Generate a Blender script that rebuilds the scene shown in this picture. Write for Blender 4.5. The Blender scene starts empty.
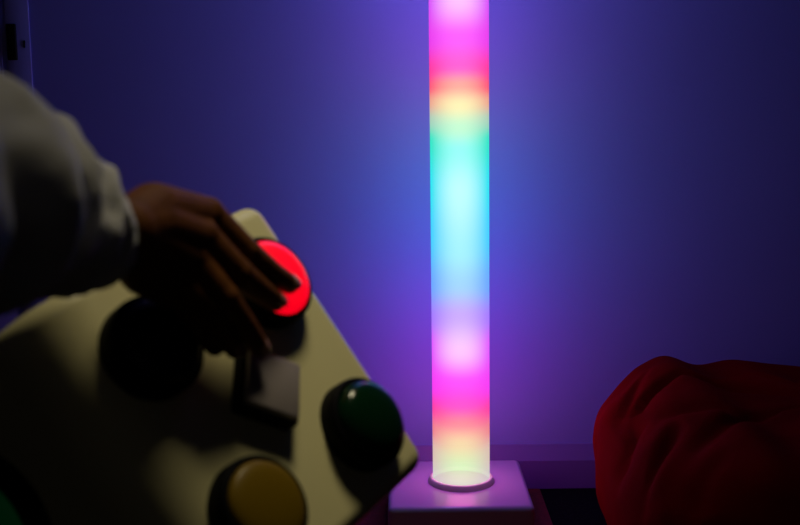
import bpy, bmesh, math, random
from mathutils import Vector, Matrix, noise
random.seed(4)
PI = math.pi
sc = bpy.context.scene
C = sc.collection
F = 800 * 50 / 36.0
CAMZ, PITCH = 0.742, math.radians(8)
CM = Matrix.Translation((0, 0, CAMZ)) @ Matrix.Rotation(PI / 2 - PITCH, 4, 'X') @ Matrix.Rotation(math.radians(-.75), 4, 'Z')

# ------------------------------------------------------------------ materials
def mat(name, col=(.5, .5, .5), rough=.6, metal=0, emit=None, estr=0, sheen=0, coat=0, spec=None, noise_amt=0, noise_scale=20, bump=0, bscale=60):
    m = bpy.data.materials.new(name); m.use_nodes = True
    nt = m.node_tree; b = nt.nodes['Principled BSDF']
    b.inputs['Base Color'].default_value = (*col, 1)
    b.inputs['Roughness'].default_value = rough
    b.inputs['Metallic'].default_value = metal
    if spec is not None: b.inputs['Specular IOR Level'].default_value = spec
    if sheen: b.inputs['Sheen Weight'].default_value = sheen
    if coat: b.inputs['Coat Weight'].default_value = coat; b.inputs['Coat Roughness'].default_value = .12
    if emit:
        b.inputs['Emission Color'].default_value = (*emit, 1); b.inputs['Emission Strength'].default_value = estr
    tc = nt.nodes.new('ShaderNodeTexCoord')
    if noise_amt:
        n = nt.nodes.new('ShaderNodeTexNoise'); n.inputs['Scale'].default_value = noise_scale; n.inputs['Detail'].default_value = 4
        r = nt.nodes.new('ShaderNodeValToRGB')
        r.color_ramp.elements[0].position = .3; r.color_ramp.elements[1].position = .7
        r.color_ramp.elements[0].color = (*[c * (1 - noise_amt) for c in col], 1)
        r.color_ramp.elements[1].color = (*[min(1, c * (1 + noise_amt)) for c in col], 1)
        nt.links.new(tc.outputs['Object'], n.inputs['Vector']); nt.links.new(n.outputs['Fac'], r.inputs['Fac'])
        nt.links.new(r.outputs['Color'], b.inputs['Base Color'])
    if bump:
        n2 = nt.nodes.new('ShaderNodeTexNoise'); n2.inputs['Scale'].default_value = bscale; n2.inputs['Detail'].default_value = 5
        bp = nt.nodes.new('ShaderNodeBump'); bp.inputs['Strength'].default_value = bump; bp.inputs['Distance'].default_value = .002
        nt.links.new(tc.outputs['Object'], n2.inputs['Vector']); nt.links.new(n2.outputs['Fac'], bp.inputs['Height'])
        nt.links.new(bp.outputs['Normal'], b.inputs['Normal'])
    return m

M = dict(
    wall=mat('painted_wall', (.30, .28, .90), .55, noise_amt=.03, noise_scale=3, bump=.15, bscale=90),
    wood=mat('painted_wood', (.21, .12, .46), .4, bump=.1, bscale=40),
    frame=mat('door_frame_paint', (.34, .33, .86), .4, bump=.1, bscale=40),
    floor=mat('dark_carpet', (.007, .007, .009), .95, spec=0, noise_amt=.4, noise_scale=150, bump=.6, bscale=300),
    rug=mat('red_rug_wool', (.16, .006, .006), .95, noise_amt=.3, noise_scale=120, bump=.8, bscale=260),
    metal=mat('black_metal', (.01, .01, .012), .4, metal=.6),
    shell=mat('cream_plastic', (.74, .68, .38), .42, noise_amt=.03, noise_scale=8, bump=.08, bscale=120),
    black=mat('black_plastic', (.003, .003, .004), .6, spec=.04),
    green=mat('green_translucent_plastic', (.002, .020, .007), .16, spec=.22),
    green_added_glow=mat('green_plastic_added_glow', (.002, .03, .008), .3, emit=(.02, 1, .25), estr=.006),  # unlit cap: faint glow added so it reads green in the shade
    dark=mat('dark_low_bounce', (.05, .05, .055), .9),  # unseen walls and ceiling, darkened to cut the blue bounce
    yellow=mat('yellow_translucent_plastic', (.15, .09, .001), .4, spec=.15),
    blue=mat('blue_translucent_plastic', (.002, .002, .012), .4, spec=.3),
    white=mat('white_switch_plastic', (.30, .26, .27), .35),
    skin=mat('brown_skin', (.12, .038, .006), .65, spec=.12, noise_amt=.15, noise_scale=60, bump=.35, bscale=220),
    nail=mat('fingernail', (.36, .17, .10), .3),
    cloth=mat('white_cotton', (.58, .57, .58), .9, sheen=.2, bump=.4, bscale=400),
    bag=mat('red_beanbag_fabric', (.22, .001, .001), .9, spec=.03, noise_amt=.12, noise_scale=12, bump=.3, bscale=160),
    bagtrim=mat('dark_red_piping', (.28, .004, .004), .7),
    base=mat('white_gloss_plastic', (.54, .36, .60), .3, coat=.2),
    inner_disc=mat('grey_plastic', (.22, .20, .20), .8, spec=0),
    collar=mat('taupe_collar_plastic', (.72, .62, .62), .5),
)

def red_lit():
    m = mat('lit_red_plastic', (.5, .01, .02), .3)
    nt = m.node_tree; b = nt.nodes['Principled BSDF']
    tc = nt.nodes.new('ShaderNodeTexCoord')
    ln = nt.nodes.new('ShaderNodeVectorMath'); ln.operation = 'LENGTH'
    nt.links.new(tc.outputs['Object'], ln.inputs[0])
    r = nt.nodes.new('ShaderNodeValToRGB')
    r.color_ramp.elements[0].position = .0; r.color_ramp.elements[0].color = (1, .004, .055, 1)
    r.color_ramp.elements[1].position = .036; r.color_ramp.elements[1].color = (.95, 0, .012, 1)
    nt.links.new(ln.outputs['Value'], r.inputs['Fac'])
    nt.links.new(r.outputs['Color'], b.inputs['Emission Color'])
    b.inputs['Emission Strength'].default_value = 1.0
    return m
M['red'] = red_lit()

# ------------------------------------------------------------------ helpers
def tag(o, label=None, cat=None, group=None, kind=None):
    if label: o['label'] = label
    if cat: o['category'] = cat
    if group: o['group'] = group
    if kind: o['kind'] = kind
    return o
def obj(name, bm, m, parent=None, smooth=True, loc=(0, 0, 0)):
    bmesh.ops.recalc_face_normals(bm, faces=bm.faces)
    me = bpy.data.meshes.new(name); bm.to_mesh(me); bm.free()
    if smooth:
        for p in me.polygons: p.use_smooth = True
    me.materials.append(m)
    o = bpy.data.objects.new(name, me); C.objects.link(o); o.location = loc
    if parent: o.parent = parent
    return o
def empty(name, loc=(0, 0, 0)):
    o = bpy.data.objects.new(name, None); C.objects.link(o); o.location = loc; o.empty_display_size = .05; return o
def box_bm(x0, x1, y0, y1, z0, z1, r=0, seg=4):
    bm = bmesh.new(); bmesh.ops.create_cube(bm, size=1)
    for v in bm.verts:
        v.co = Vector(((x0 + x1) / 2 + v.co.x * (x1 - x0), (y0 + y1) / 2 + v.co.y * (y1 - y0), (z0 + z1) / 2 + v.co.z * (z1 - z0)))
    if r: bmesh.ops.bevel(bm, geom=bm.edges[:], offset=r, segments=seg, profile=.5, affect='EDGES')
    return bm
def lathe_bm(prof, n=64, cap=True, off=(0, 0, 0)):
    bm = bmesh.new(); rings = []
    for r, z in prof:
        if r < 1e-6: rings.append([bm.verts.new((off[0], off[1], z + off[2]))])
        else: rings.append([bm.verts.new((off[0] + r * math.cos(2 * PI * i / n), off[1] + r * math.sin(2 * PI * i / n), z + off[2])) for i in range(n)])
    for a, b in zip(rings, rings[1:]):
        for i in range(n):
            j = (i + 1) % n
            if len(a) == 1: bm.faces.new((a[0], b[i], b[j]))
            elif len(b) == 1: bm.faces.new((a[i], a[j], b[0]))
            else: bm.faces.new((a[i], a[j], b[j], b[i]))
    if cap:
        if len(rings[0]) > 1: bm.faces.new(rings[0][::-1])
        if len(rings[-1]) > 1: bm.faces.new(rings[-1])
    return bm
def flat_sharp(o, ang=35):
    me = o.data
    bm = bmesh.new(); bm.from_mesh(me)
    for e in bm.edges:
        if len(e.link_faces) == 2 and e.calc_face_angle(0) > math.radians(ang): e.smooth = False
    bm.to_mesh(me); bm.free()
def tube_bm(pts, r, n=8):
    bm = bmesh.new(); rings = []
    for k, p in enumerate(pts):
        p = Vector(p); t = (Vector(pts[min(k + 1, len(pts) - 1)]) - Vector(pts[max(k - 1, 0)])).normalized()
        a = t.orthogonal().normalized() if k == 0 else (a - t * a.dot(t)).normalized()
        b = t.cross(a)
        rings.append([bm.verts.new(p + (a * math.cos(2 * PI * i / n) + b * math.sin(2 * PI * i / n)) * r) for i in range(n)])
    for u, v in zip(rings, rings[1:]):
        for i in range(n): bm.faces.new((u[i], u[(i + 1) % n], v[(i + 1) % n], v[i]))
    bm.faces.new(rings[0][::-1]); bm.faces.new(rings[-1]); return bm

# ------------------------------------------------------------------ camera
cam = bpy.data.cameras.new('camera'); co = bpy.data.objects.new('camera', cam); C.objects.link(co)
co.matrix_world = CM
cam.lens = 50; cam.sensor_width = 36; cam.sensor_fit = 'HORIZONTAL'; cam.clip_start = .02
cam.dof.use_dof = True; cam.dof.focus_distance = 1.98; cam.dof.aperture_fstop = 4.5
sc.camera = co
sc.view_settings.view_transform = 'Standard'; sc.view_settings.look = 'None'
sc.view_settings.exposure = 0; sc.view_settings.gamma = 1; sc.view_settings.use_curve_mapping = False
w = bpy.data.worlds.new('world'); w.use_nodes = True; sc.world = w
w.node_tree.nodes['Background'].inputs['Color'].default_value = (.010, .009, .008, 1)
w.node_tree.nodes['Background'].inputs['Strength'].default_value = 1.0

# ------------------------------------------------------------------ room
YW = 2.10
S = lambda o: tag(o, kind='structure')
S(obj('floor', box_bm(-2.2, 2.2, -1.6, YW, -.1, 0), M['floor'], smooth=False))
S(obj('wall_back', box_bm(-2.3, 2.3, YW, YW + .1, -.1, 2.5), M['wall'], smooth=False))
S(obj('wall_left', box_bm(-2.3, -2.2, -1.6, YW, -.1, 2.5), M['dark'], smooth=False))
S(obj('wall_right', box_bm(2.2, 2.3, -1.6, YW, -.1, 2.5), M['dark'], smooth=False))
S(obj('ceiling', box_bm(-2.3, 2.3, -1.6, YW + .1, 2.5, 2.6), M['dark'], smooth=False))
# skirting board with a bevelled top
bm = bmesh.new()
prof = [(YW, 0), (YW - .016, 0), (YW - .016, .056), (YW - .012, .064), (YW - .004, .080), (YW - .002, .0845), (YW, .0855)]
for x in (-.680, 2.2):
    for y, z in prof: bm.verts.new((x, y, z))
bm.verts.ensure_lookup_table(); n = len(prof)
for i in range(n): bm.faces.new([bm.verts[k] for k in (i, (i + 1) % n, n + (i + 1) % n, n + i)])
bm.faces.new([bm.verts[i] for i in range(n)][::-1]); bm.faces.new([bm.verts[n + i] for i in range(n)])
S(obj('baseboard_back', bm, M['wood'], smooth=False))
# door frame and door leaf at the far left
tr = S(obj('trim_1', box_bm(-.725, -.680, YW - .003, YW, 0, 2.08, .001, 2), M['frame']))
d = S(obj('door_1', box_bm(-1.50, -.734, YW - .003, YW - .0005, .01, 2.05, .003, 2), M['frame']))
hg = obj('door_latch', box_bm(-.722, -.704, YW - .009, YW - .002, .836, .902, .002, 2), M['metal'], tr)
obj('strike_screw', box_bm(-.692, -.689, YW - .005, YW - .002, .858, .872, .001, 1), M['metal'], tr)

# rug under the lamp
bm = box_bm(-.75, .265, 1.30, 2.07, 0, .006, .002, 2)
rug = obj('floor_rug', bm, M['rug'])
tag(rug, 'dark red floor rug lying under the white lamp base', 'rug')

# ------------------------------------------------------------------ colour tube lamp
LX, LY = .1038, 1.900
lamp = empty('colour_tube_lamp', (LX, LY, .006))
tag(lamp, 'tall glowing multicoloured light tube standing on a white square base', 'lamp')
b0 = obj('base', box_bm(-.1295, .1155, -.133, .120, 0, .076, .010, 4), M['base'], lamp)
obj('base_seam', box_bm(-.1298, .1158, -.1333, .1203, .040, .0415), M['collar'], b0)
obj('collar', lathe_bm([(.0590, .0755), (.0588, .0775), (.0560, .0835), (.0545, .0850), (.0508, .0852), (.0508, .0755)], 96, cap=False), M['collar'], lamp)

obj('added_inner_disc', lathe_bm([(0, .0785), (.0490, .0785), (.0498, .0780), (.0498, .0765), (0, .0765)], 64, cap=False), M['inner_disc'], lamp)  # added disc, hides the brightly lit base top inside the tube
def tube_mat():
    m = bpy.data.materials.new('glowing_frosted_tube'); m.use_nodes = True
    nt = m.node_tree; N = nt.nodes; Lk = nt.links; b = N['Principled BSDF']
    b.inputs['Base Color'].default_value = (.01, .01, .01, 1); b.inputs['Roughness'].default_value = .5; b.inputs['Specular IOR Level'].default_value = 0
    tc = N.new('ShaderNodeTexCoord'); sp = N.new('ShaderNodeSeparateXYZ'); Lk.new(tc.outputs['Object'], sp.inputs[0])
    mr = N.new('ShaderNodeMapRange'); mr.inputs['From Min'].default_value = 0; mr.inputs['From Max'].default_value = 1.8
    Lk.new(sp.outputs['Z'], mr.inputs['Value'])
    def zpos(py):
        e = math.atan((262.5 - py) / F) - PITCH
        z = CAMZ + LY * math.tan(e) - .006
        return max(0, min(1, z / 1.8))
    lin0 = lambda c: tuple((x / 255 / 12.92 if x < 11 else ((x / 255 + .055) / 1.055) ** 2.4) for x in c)
    def lin(c, g): return tuple(v * (g[i] - 1) * max(0, min(1, (c[i] - 225) / 25)) + v for i, v in enumerate(lin0(c)))
    def ramp(stops, g):
        r = N.new('ShaderNodeValToRGB'); cr = r.color_ramp; cr.interpolation = 'EASE'
        stops = sorted((zpos(p), c) for p, c in stops)
        cr.elements[0].position = stops[0][0]; cr.elements[0].color = (*lin(stops[0][1], g), 1)
        cr.elements[1].position = stops[-1][0]; cr.elements[1].color = (*lin(stops[-1][1], g), 1)
        for p, c in stops[1:-1]:
            e = cr.elements.new(p); e.color = (*lin(c, g), 1)
        Lk.new(mr.outputs['Result'], r.inputs['Fac']); return r
    edge = ramp(EDGE, (1, 1, 1)); core = ramp(CORE, (1, 1, 1))
    lw = N.new('ShaderNodeLayerWeight'); lw.inputs['Blend'].default_value = .5
    inv = N.new('ShaderNodeMath'); inv.operation = 'SUBTRACT'; inv.inputs[0].default_value = 1; Lk.new(lw.outputs['Facing'], inv.inputs[1])
    pw = N.new('ShaderNodeMath'); pw.operation = 'POWER'; pw.inputs[1].default_value = 2.6; Lk.new(inv.outputs[0], pw.inputs[0])
    mx = N.new('ShaderNodeMix'); mx.data_type = 'RGBA'; Lk.new(pw.outputs[0], mx.inputs['Factor'])
    Lk.new(edge.outputs['Color'], mx.inputs[6]); Lk.new(core.outputs['Color'], mx.inputs[7])
    # the LED core shines harder straight out than at the grazing rim
    ms = N.new('ShaderNodeMapRange'); ms.inputs['To Min'].default_value = 1.08; ms.inputs['To Max'].default_value = TUBE_GAIN
    Lk.new(pw.outputs[0], ms.inputs['Value'])
    Lk.new(mx.outputs[2], b.inputs['Emission Color']); Lk.new(ms.outputs['Result'], b.inputs['Emission Strength'])
    # frosted acrylic: a quarter of the inner light passes straight through the wall of the tube
    tr = N.new('ShaderNodeBsdfTransparent'); mxs = N.new('ShaderNodeMixShader'); mxs.inputs[0].default_value = .25
    Lk.new(b.outputs[0], mxs.inputs[1]); Lk.new(tr.outputs[0], mxs.inputs[2]); Lk.new(mxs.outputs[0], N['Material Output'].inputs[0])
    return m
TUBE_GAIN = 1.12
EDGE = [(-250, (80, 90, 255)), (-150, (60, 220, 240)), (-60, (120, 120, 255)), (0, (215, 80, 245)), (40, (232, 60, 232)), (72, (255, 55, 150)), (88, (250, 85, 110)), (103, (235, 165, 135)),
        (121, (165, 205, 180)), (140, (40, 225, 190)), (185, (30, 225, 235)), (235, (60, 205, 250)), (285, (105, 165, 250)), (318, (165, 120, 250)),
        (345, (225, 90, 250)), (385, (245, 60, 240)), (408, (250, 65, 160)), (428, (238, 130, 140)), (450, (215, 190, 175)), (486, (200, 205, 205))]
CORE = [(-250, (150, 160, 255)), (-60, (200, 170, 255)), (0, (255, 195, 252)), (38, (253, 95, 250)), (68, (255, 95, 205)), (86, (255, 170, 150)), (106, (252, 240, 175)),
        (128, (195, 248, 205)), (150, (150, 252, 240)), (190, (190, 250, 252)), (250, (165, 240, 255)), (282, (160, 215, 255)), (312, (200, 170, 255)),
        (348, (252, 205, 252)), (376, (252, 85, 252)), (398, (255, 75, 215)), (416, (255, 120, 150)), (436, (250, 215, 165)), (460, (214, 248, 185)), (486, (208, 230, 200))]
M['tube'] = tube_mat()
tb = obj('light_tube', lathe_bm([(.0503, .0765), (.0503, 1.70), (.050, 1.705)], 96, cap=False), M['tube'], lamp)
obj('tube_cap', lathe_bm([(0, 1.735), (.050, 1.735), (.055, 1.73), (.055, 1.69), (.0506, 1.69)], 64, cap=False), M['base'], lamp)

# ------------------------------------------------------------------ beanbag
def crease(x, z, a, b, wd):
    ax, az = a; bx, bz = b; dx, dz = bx - ax, bz - az
    t = max(0, min(1, ((x - ax) * dx + (z - az) * dz) / (dx * dx + dz * dz)))
    q = math.hypot(x - ax - t * dx, z - az - t * dz)
    return math.exp(-(q / wd) ** 2) * math.sin(PI * max(.05, min(.95, t * .9 + .05))) ** .6
def beanbag():
    cx, cy, rx, ry, h = .702, 1.700, .378, .34, .284
    bm = bmesh.new(); NU, NV = 240, 120; rings = []
    sg = lambda v, e: math.copysign(abs(v) ** e, v)
    for j in range(NV + 1):
        ph = -PI / 2 + PI * j / NV
        ring = []
        for i in range(NU):
            th = 2 * PI * i / NU
            cp = sg(math.cos(ph), .28)
            x = rx * sg(math.cos(th), .60) * cp; y = ry * sg(math.sin(th), .60) * cp
            z = h / 2 + (h / 2) * sg(math.sin(ph), .55)
            top = max(0, min(1, (z - .12) / .15))
            d = Vector((x / rx, y / ry, (z - h / 2) / h * 1.2)); d.normalize()
            # wrinkles gathering from the upper left shoulder
            X, Z = cx + x, z
            fr = max(0, min(1, (.12 - y) / .2))
            s = 0; cz = 0
            for (p, q, wd, dp) in CREASES:
                cz += dp * crease(X, (cy + y) * .4, p, q, wd * .55) * top
            nv = noise.noise(Vector((x * 5 + 3, y * 5, z * 9))) * .014 + noise.noise(Vector((x * 6 + 2, y * 15 - x * 6, z * 16))) * .011
            s += nv * (.25 + .9 * top)
            s *= min(1, z / .03)
            P = Vector((x, y, z)) + d * s
            P.z -= cz + .22 * max(0, .42 - X) * top
            P.z -= .045 * max(0, X - .43) * top
            P.z += .016 * math.exp(-((X - .485) / .045) ** 2) * top + .008 * math.exp(-((X - .61) / .04) ** 2) * top - .012 * math.exp(-((X - .53) / .05) ** 2) * top
            ring.append(P + Vector((cx, cy, 0)))
        rings.append(ring)
    vr = []
    for j, ring in enumerate(rings):
        if j in (0, NV):
            c = sum(ring, Vector()) / NU; vr.append([bm.verts.new(c)])
        else: vr.append([bm.verts.new(p) for p in ring])
    for a, b in zip(vr, vr[1:]):
        for i in range(NU):
            k = (i + 1) % NU
            if len(a) == 1: bm.faces.new((a[0], b[k], b[i]))
            elif len(b) == 1: bm.faces.new((a[i], a[k], b[0]))
            else: bm.faces.new((a[i], a[k], b[k], b[i]))
    for v in bm.verts: v.co.z = max(.001, v.co.z)
    return bm
def fx(px, py, D):    # point on the vertical plane at distance D seen at a photo pixel
    e = math.atan((262.5 - py) / F) - PITCH
    z = CAMZ + D * math.tan(e)
    dep = D * math.cos(PITCH) - (z - CAMZ) * math.sin(PITCH)
    return ((px - 400) / F * dep, z)
def gx(px, py, z=.285):
    e = math.atan((262.5 - py) / F) - PITCH
    Dd = (z - CAMZ) / math.tan(e)
    return ((px - 400) / F * (Dd * math.cos(PITCH) - (z - CAMZ) * math.sin(PITCH)), Dd * .4)
CREASES = [(gx(618, 398), gx(692, 385), .011, .030), (gx(600, 421), gx(648, 401), .010, .028), (gx(622, 446), gx(676, 420), .011, .028),
           (gx(596, 405), gx(652, 377), .009, .012), (gx(696, 388), gx(765, 391), .015, .030), (gx(655, 408), gx(742, 416), .014, .016),
           (gx(690, 436), gx(790, 405), .014, .020), (gx(640, 462), gx(720, 448), .014, .016), (gx(735, 378), gx(790, 386), .010, .016)]
bb = obj('beanbag', beanbag(), M['bag'])
tag(bb, 'large crumpled red fabric beanbag on the floor by the wall', 'beanbag')

# ------------------------------------------------------------------ controller cube
K = .92
Rc = Matrix(((0.50846447, -0.55339056, 0.65971416), (0.32224895, 0.83276222, 0.45018074), (-0.7985108, -0.01630872, 0.60175953))).to_4x4()
tcam = Vector((-0.14008351, -0.12834199, -1.1)) * K
MB = CM @ Matrix.Translation(tcam) @ Rc          # face frame: x to the upper right edge, y up along the right edge, z out of the face
ctrl = empty('button_controller')
A1, A2, B1, B2, TH = .1716 * K, .1611 * K, .1515 * K, .1655 * K, .30
ctrl.matrix_world = MB
tag(ctrl, 'tilted cream plastic control box with big round coloured push buttons', 'controller')
bm = box_bm(-B2 - .010, B1 + .009, -A2 - .006, A1 + .005, -TH, 0)
bmesh.ops.bevel(bm, geom=[e for e in bm.edges if all(v.co.x < -B2 and v.co.z > -.01 for v in e.verts)], offset=.060, segments=12, profile=.5, affect='EDGES')
bmesh.ops.bevel(bm, geom=[e for e in bm.edges if len(e.link_faces) == 2 and e.calc_face_angle(0) > .6], offset=.018, segments=6, profile=.5, affect='EDGES')
body = obj('box_shell', bm, M['shell'], ctrl)
bp = .0889 * K
def button(u, v, cap, label, par, w0=0, dm=1.0):
    hs = obj('push_button', lathe_bm([(.0400, -.004), (.0452, -.002), (.0452, .0150), (.0445, .0190), (.0432, .0212), (.0400, .0216), (.0392, .0206), (.0390, .010), (0, .010)], 80, cap=False), M['black'], par, loc=(u, v, w0))
    cp = obj('button_cap', lathe_bm([(.0388, .0105), (.0388, .0214), (.0378, .0214 + .0022 * dm), (.0340, .0214 + .0046 * dm), (.027, .0214 + .0066 * dm), (.014, .0214 + .0080 * dm), (0, .0214 + .0084 * dm)], 80, cap=False), cap, hs)
    tag(hs, label)
    return hs
button(bp, bp, M['red'], 'lit red round push button pressed by the hand', ctrl)
button(bp, -bp, M['green'], 'dark green domed round push button', ctrl, 0, 1.9)
button(-bp, -bp, M['yellow'], 'amber yellow round push button', ctrl)
button(-bp, bp, M['blue'], 'unlit dark round push button under the hand', ctrl, 0, 1.5)
# square white rocker switch, turned 45 degrees
sw = obj('square_switch', box_bm(-.0315, .0315, -.0315, .0315, -.003, .0165, .003, 2), M['black'], ctrl, loc=(.0035, -.001, 0))
sw.rotation_euler.z = PI / 4; tag(sw, 'black housing of the square switch')
obj('switch_cap', box_bm(-.0285, .0285, -.0285, .0285, .012, .0215, .0025, 2), M['white'], sw)
# button on the left flank
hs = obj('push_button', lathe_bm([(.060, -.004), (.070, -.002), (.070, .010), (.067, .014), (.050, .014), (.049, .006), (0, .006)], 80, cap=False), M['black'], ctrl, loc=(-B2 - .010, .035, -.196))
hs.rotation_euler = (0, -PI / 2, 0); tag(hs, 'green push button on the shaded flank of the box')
obj('button_cap', lathe_bm([(.0485, .007), (.0485, .014), (.045, .019), (.03, .0225), (0, .0245)], 80, cap=False), M['green_added_glow'], hs)

# ------------------------------------------------------------------ arm, hand, sleeve
nC = Rc.to_3x3() @ Vector((0, 0, 1)); nt_ = nC.dot(tcam)
def P(px, py, h):            # camera-space point seen at a pixel, h metres above the button face
    d = Vector(((px - 400) / F, -(py - 262.5) / F, -1)); z = (nt_ + h) / nC.dot(d)
    return CM @ (d * z)
def D(px, py, z):
    return CM @ (Vector(((px - 400) / F, -(py - 262.5) / F, -1)) * z)
def cone(bm, a, b, ra, rb, n=20):
    a = Vector(a); b = Vector(b); t = (b - a)
    L = t.length; t.normalize(); u = t.orthogonal().normalized(); v = t.cross(u)
    prof = []
    m = 6
    for k in range(m + 1):
        an = PI / 2 * k / m; prof.append((-ra * math.cos(an), ra * math.sin(an)))
    for k in range(m + 1):
        an = PI / 2 * k / m; prof.append((L + rb * math.sin(an), rb * math.cos(an)))
    rings = []
    for s, r in prof:
        if r < 1e-7: rings.append([bm.verts.new(a + t * s)])
        else: rings.append([bm.verts.new(a + t * s + (u * math.cos(2 * PI * i / n) + v * math.sin(2 * PI * i / n)) * r) for i in range(n)])
    for p, q in zip(rings, rings[1:]):
        for i in range(n):
            j = (i + 1) % n
            if len(p) == 1: bm.faces.new((p[0], q[j], q[i]))
            elif len(q) == 1: bm.faces.new((p[i], p[j], q[0]))
            else: bm.faces.new((p[i], p[j], q[j], q[i]))
wr = P(126, 232, .088)
bm = bmesh.new()
FING = {
 'index': [((154, 212, .080), .0250), ((205, 216, .067), .0178), ((246, 253, .062), .0138), ((272, 273, .050), .0112), ((289, 284, .0395), .0098)],
 'middle': [((152, 226, .082), .0250), ((199, 238, .070), .0178), ((238, 274, .064), .0140), ((260, 290, .050), .0114), ((275, 301, .0395), .0100)],
 'ring': [((148, 240, .078), .0240), ((190, 260, .064), .0168), ((224, 298, .061), .0134), ((245, 325, .049), .0108), ((259, 347, .0345), .0094)],
 'little': [((142, 250, .070), .0220), ((178, 281, .056), .0152), ((209, 308, .054), .0112), ((223, 330, .044), .0100), ((234, 349, .0340), .0088)],
 'thumb': [((140, 246, .056), .0200), ((166, 268, .044), .0155), ((190, 310, .040), .0125), ((215, 345, .035), .0100)],
}
pts = {}
for k, ch in FING.items():
    c = [(P(*p), r) for p, r in ch]; pts[k] = c
    cone(bm, wr, c[0][0], .025, c[0][1])
    for (a, ra), (b, rb) in zip(c, c[1:]): cone(bm, a, b, ra, rb)
cone(bm, wr, P(148, 266, .060), .025, .026); cone(bm, P(148, 266, .060), P(172, 288, .050), .026, .019)
# knuckles
outC = (CM.to_3x3() @ nC).normalized()
for k in ('index', 'middle', 'ring', 'little'):
    a, r = pts[k][1]; cone(bm, a + outC * .002, a + outC * .0035, r * .93, r * .90)
    a, r = pts[k][2]; cone(bm, a, a + outC * .0012, r * 1.0, r * .98)
# web between the metacarpals
for p, q in (('index', 'middle'), ('middle', 'ring'), ('ring', 'little')):
    for t in (.35, .7, .92):
        A = pts[p][0][0].lerp(pts[p][1][0], t); B = pts[q][0][0].lerp(pts[q][1][0], t)
        cone(bm, A - outC * .002, B - outC * .002, .0135, .0135)
# forearm
f1 = D(64, 229, .852); f2 = D(8, 207, .79); f3 = D(-130, 193, .655)
cone(bm, wr, f1, .0265, .031); cone(bm, f1, f2, .031, .037); cone(bm, f2, f3, .037, .042)
person = obj('person', bm, M['skin'])
rm = person.modifiers.new('fuse', 'REMESH'); rm.mode = 'VOXEL'; rm.voxel_size = .0016; rm.use_smooth_shade = True
sm = person.modifiers.new('smooth', 'SMOOTH'); sm.factor = .6; sm.iterations = 7
tag(person, 'bare hand of a person in a white sleeve pressing the lit red button', 'person')
# fingernails
for k in ('index', 'middle', 'ring', 'little'):
    a, ra = pts[k][3]; b, rb = pts[k][4]
    t = (b - a).normalized(); up = (outC - t * outC.dot(t)).normalized(); sd = t.cross(up)
    nb = bmesh.new(); g = {}
    for i in range(9):
        for j in range(9):
            u = (i / 8 - .5) * 2; v = (j / 8 - .5) * 2
            uu = u * math.sqrt(1 - v * v / 2); vv = v * math.sqrt(1 - u * u / 2)
            an = uu * .95
            for s, rr in ((0, rb * 1.03), (1, rb * .90)):
                g[i, j, s] = nb.verts.new(b - t * rb * .15 + t * vv * rb * .95 + (up * math.cos(an) + sd * math.sin(an)) * (rr - .10 * rb * vv * vv))
    for s in (0, 1):
        for i in range(8):
            for j in range(8): nb.faces.new((g[i, j, s], g[i + 1, j, s], g[i + 1, j + 1, s], g[i, j + 1, s]))
    ring = [(i, 0) for i in range(8)] + [(8, j) for j in range(8)] + [(i, 8) for i in range(8, 0, -1)] + [(0, j) for j in range(8, 0, -1)]
    for p, q in zip(ring, ring[1:] + ring[:1]): nb.faces.new((g[p + (0,)], g[q + (0,)], g[q + (1,)], g[p + (1,)]))
    obj('fingernail', nb, M['nail'], person)
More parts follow.
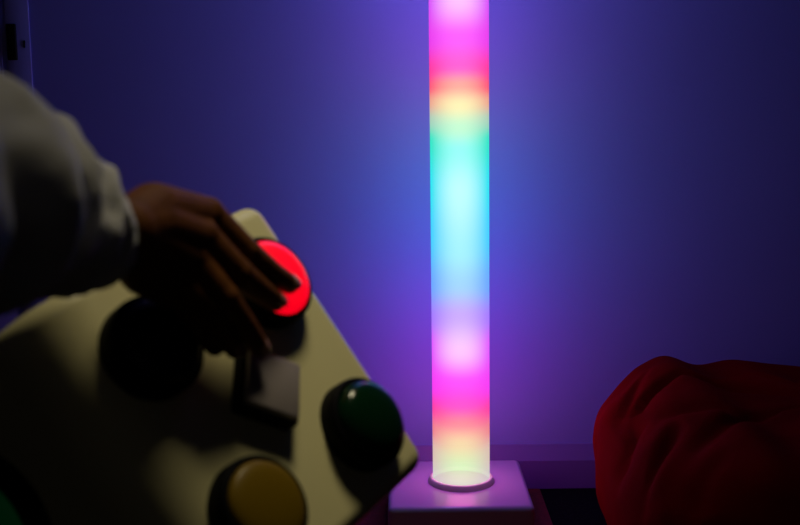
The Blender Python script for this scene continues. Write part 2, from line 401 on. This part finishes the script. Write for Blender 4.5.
# sleeve: path, per-point radius (vertical in picture) with folds
SP = [(90, 238, .880, .0415), (85, 237, .872, .0455), (76, 233, .862, .0515), (64, 228, .850, .0560), (48, 221, .832, .0580), (30, 212, .812, .0630),
      (8, 204, .790, .0720), (-18, 199, .762, .0770), (-55, 197, .722, .0800), (-110, 193, .665, .0800), (-180, 186, .60, .080)]
def sleeve():
    cs = [(D(x, y, z), r) for x, y, z, r in SP]
    # resample
    fine = []
    for k in range(len(cs) - 1):
        p0 = cs[max(k - 1, 0)]; p1 = cs[k]; p2 = cs[k + 1]; p3 = cs[min(k + 2, len(cs) - 1)]
        for s in range(10):
            t = s / 10
            h = lambda a, b, c, d: .5 * ((2 * b) + (c - a) * t + (2 * a - 5 * b + 4 * c - d) * t * t + (3 * b - a - 3 * c + d) * t ** 3)
            fine.append((Vector([h(p0[0][i], p1[0][i], p2[0][i], p3[0][i]) for i in range(3)]), h(p0[1], p1[1], p2[1], p3[1])))
    fine.append(cs[-1])
    N = 128; bm = bmesh.new(); outer = []; inner = []
    nf = len(fine)
    toward = None
    for k, (p, r) in enumerate(fine):
        t = (fine[min(k + 1, nf - 1)][0] - fine[max(k - 1, 0)][0]).normalized()
        up = Vector((0, 0, 1)); up = (up - t * up.dot(t)).normalized(); sd = t.cross(up)
        sl = k / 10.0
        ro, ri = [], []
        for i in range(N):
            a = 2 * PI * i / N
            d = up * math.cos(a) + sd * math.sin(a)
            # diagonal folds spiralling round the sleeve
            q = sl + .9 * math.sin(a - .6)
            fold = 0
            for c0, w0, am in FOLDS:
                fold += am * math.exp(-((q - c0) / w0) ** 2)
            n1 = noise.noise(Vector((math.cos(a) * 1.6, math.sin(a) * 1.6, sl * .9 + 5))) * .009 * min(1, sl / 1.5)
            n2 = noise.noise(Vector((math.cos(a) * 3.5 + sl, math.sin(a) * 3.5, sl * 1.8))) * .003
            rr = r + fold * min(1, .3 + sl / 2) + n1 + n2
            ro.append(bm.verts.new(p + d * rr)); ri.append(bm.verts.new(p + d * (rr - .0025)))
        outer.append(ro); inner.append(ri)
    for R_ in (outer, inner):
        for u, v in zip(R_, R_[1:]):
            for i in range(N): bm.faces.new((u[i], u[(i + 1) % N], v[(i + 1) % N], v[i]))
    for e in (0, -1):
        for i in range(N): bm.faces.new((outer[e][i], outer[e][(i + 1) % N], inner[e][(i + 1) % N], inner[e][i]))
    return bm
FOLDS = [(2.0, .5, .001), (3.9, .35, -.005), (5.0, .45, .004), (5.9, .3, -.009), (7.0, .45, .006), (8.0, .35, -.010), (9.0, .5, .003)]
sv = obj('sleeve', sleeve(), M['cloth'], person)

# ------------------------------------------------------------------ lights
def spot(name, loc, tgt, power, col, ang, blend, rad):
    l = bpy.data.lights.new(name, 'SPOT'); l.energy = power; l.color = col; l.spot_size = math.radians(ang); l.spot_blend = blend; l.shadow_soft_size = rad
    o = bpy.data.objects.new(name, l); C.objects.link(o); o.location = loc
    o.rotation_euler = (Vector(tgt) - Vector(loc)).to_track_quat('-Z', 'Y').to_euler(); return o
def area(name, loc, tgt, power, col, size):
    l = bpy.data.lights.new(name, 'AREA'); l.energy = power; l.color = col; l.size = size; l.shape = 'DISK'
    o = bpy.data.objects.new(name, l); C.objects.link(o); o.location = loc
    o.rotation_euler = (Vector(tgt) - Vector(loc)).to_track_quat('-Z', 'Y').to_euler(); return o
LEDW = .66
GLOW = [(-330, (.3, .5, 1)), (-280, (.1, .7, 1)), (-230, (.1, .7, 1)), (-180, (.3, .5, 1)), (-135, (.3, .4, 1)), (-90, (.3, .3, 1)), (-45, (.3, .22, 1)), (0, (.35, .12, .9)), (40, (.55, .08, .7)), (80, (.75, .18, .5)), (115, (.35, .42, .45)), (155, (.04, .70, .75)), (200, (.01, .62, .95)),
        (245, (.06, .36, 1.2)), (290, (.28, .20, 1.4)), (335, (.62, .10, 1.15)), (375, (1.0, .01, .85)), (412, (1.0, .0, .55)), (450, (.6, .06, .38))]
for k, (py, c) in enumerate(GLOW):      # LED modules inside the tube
    l = bpy.data.lights.new('led', 'POINT'); l.color = [v / 1.4 for v in c]; l.energy = LEDW * 1.4; l.shadow_soft_size = .03
    o = bpy.data.objects.new('led', l); C.objects.link(o)
    e = math.atan((262.5 - py) / F) - PITCH
    o.location = (LX, LY, CAMZ + LY * math.tan(e))
spot('ceiling_spot', (.10, 1.37, 2.25), (-.02, 1.07, .62), 64, (1, .88, .56), 35, 1.0, .22)
area('blue_wall_wash', (.10, 1.55, 2.42), (.10, 2.1, 2.33), .7, (.11, .14, 1.0), .4)
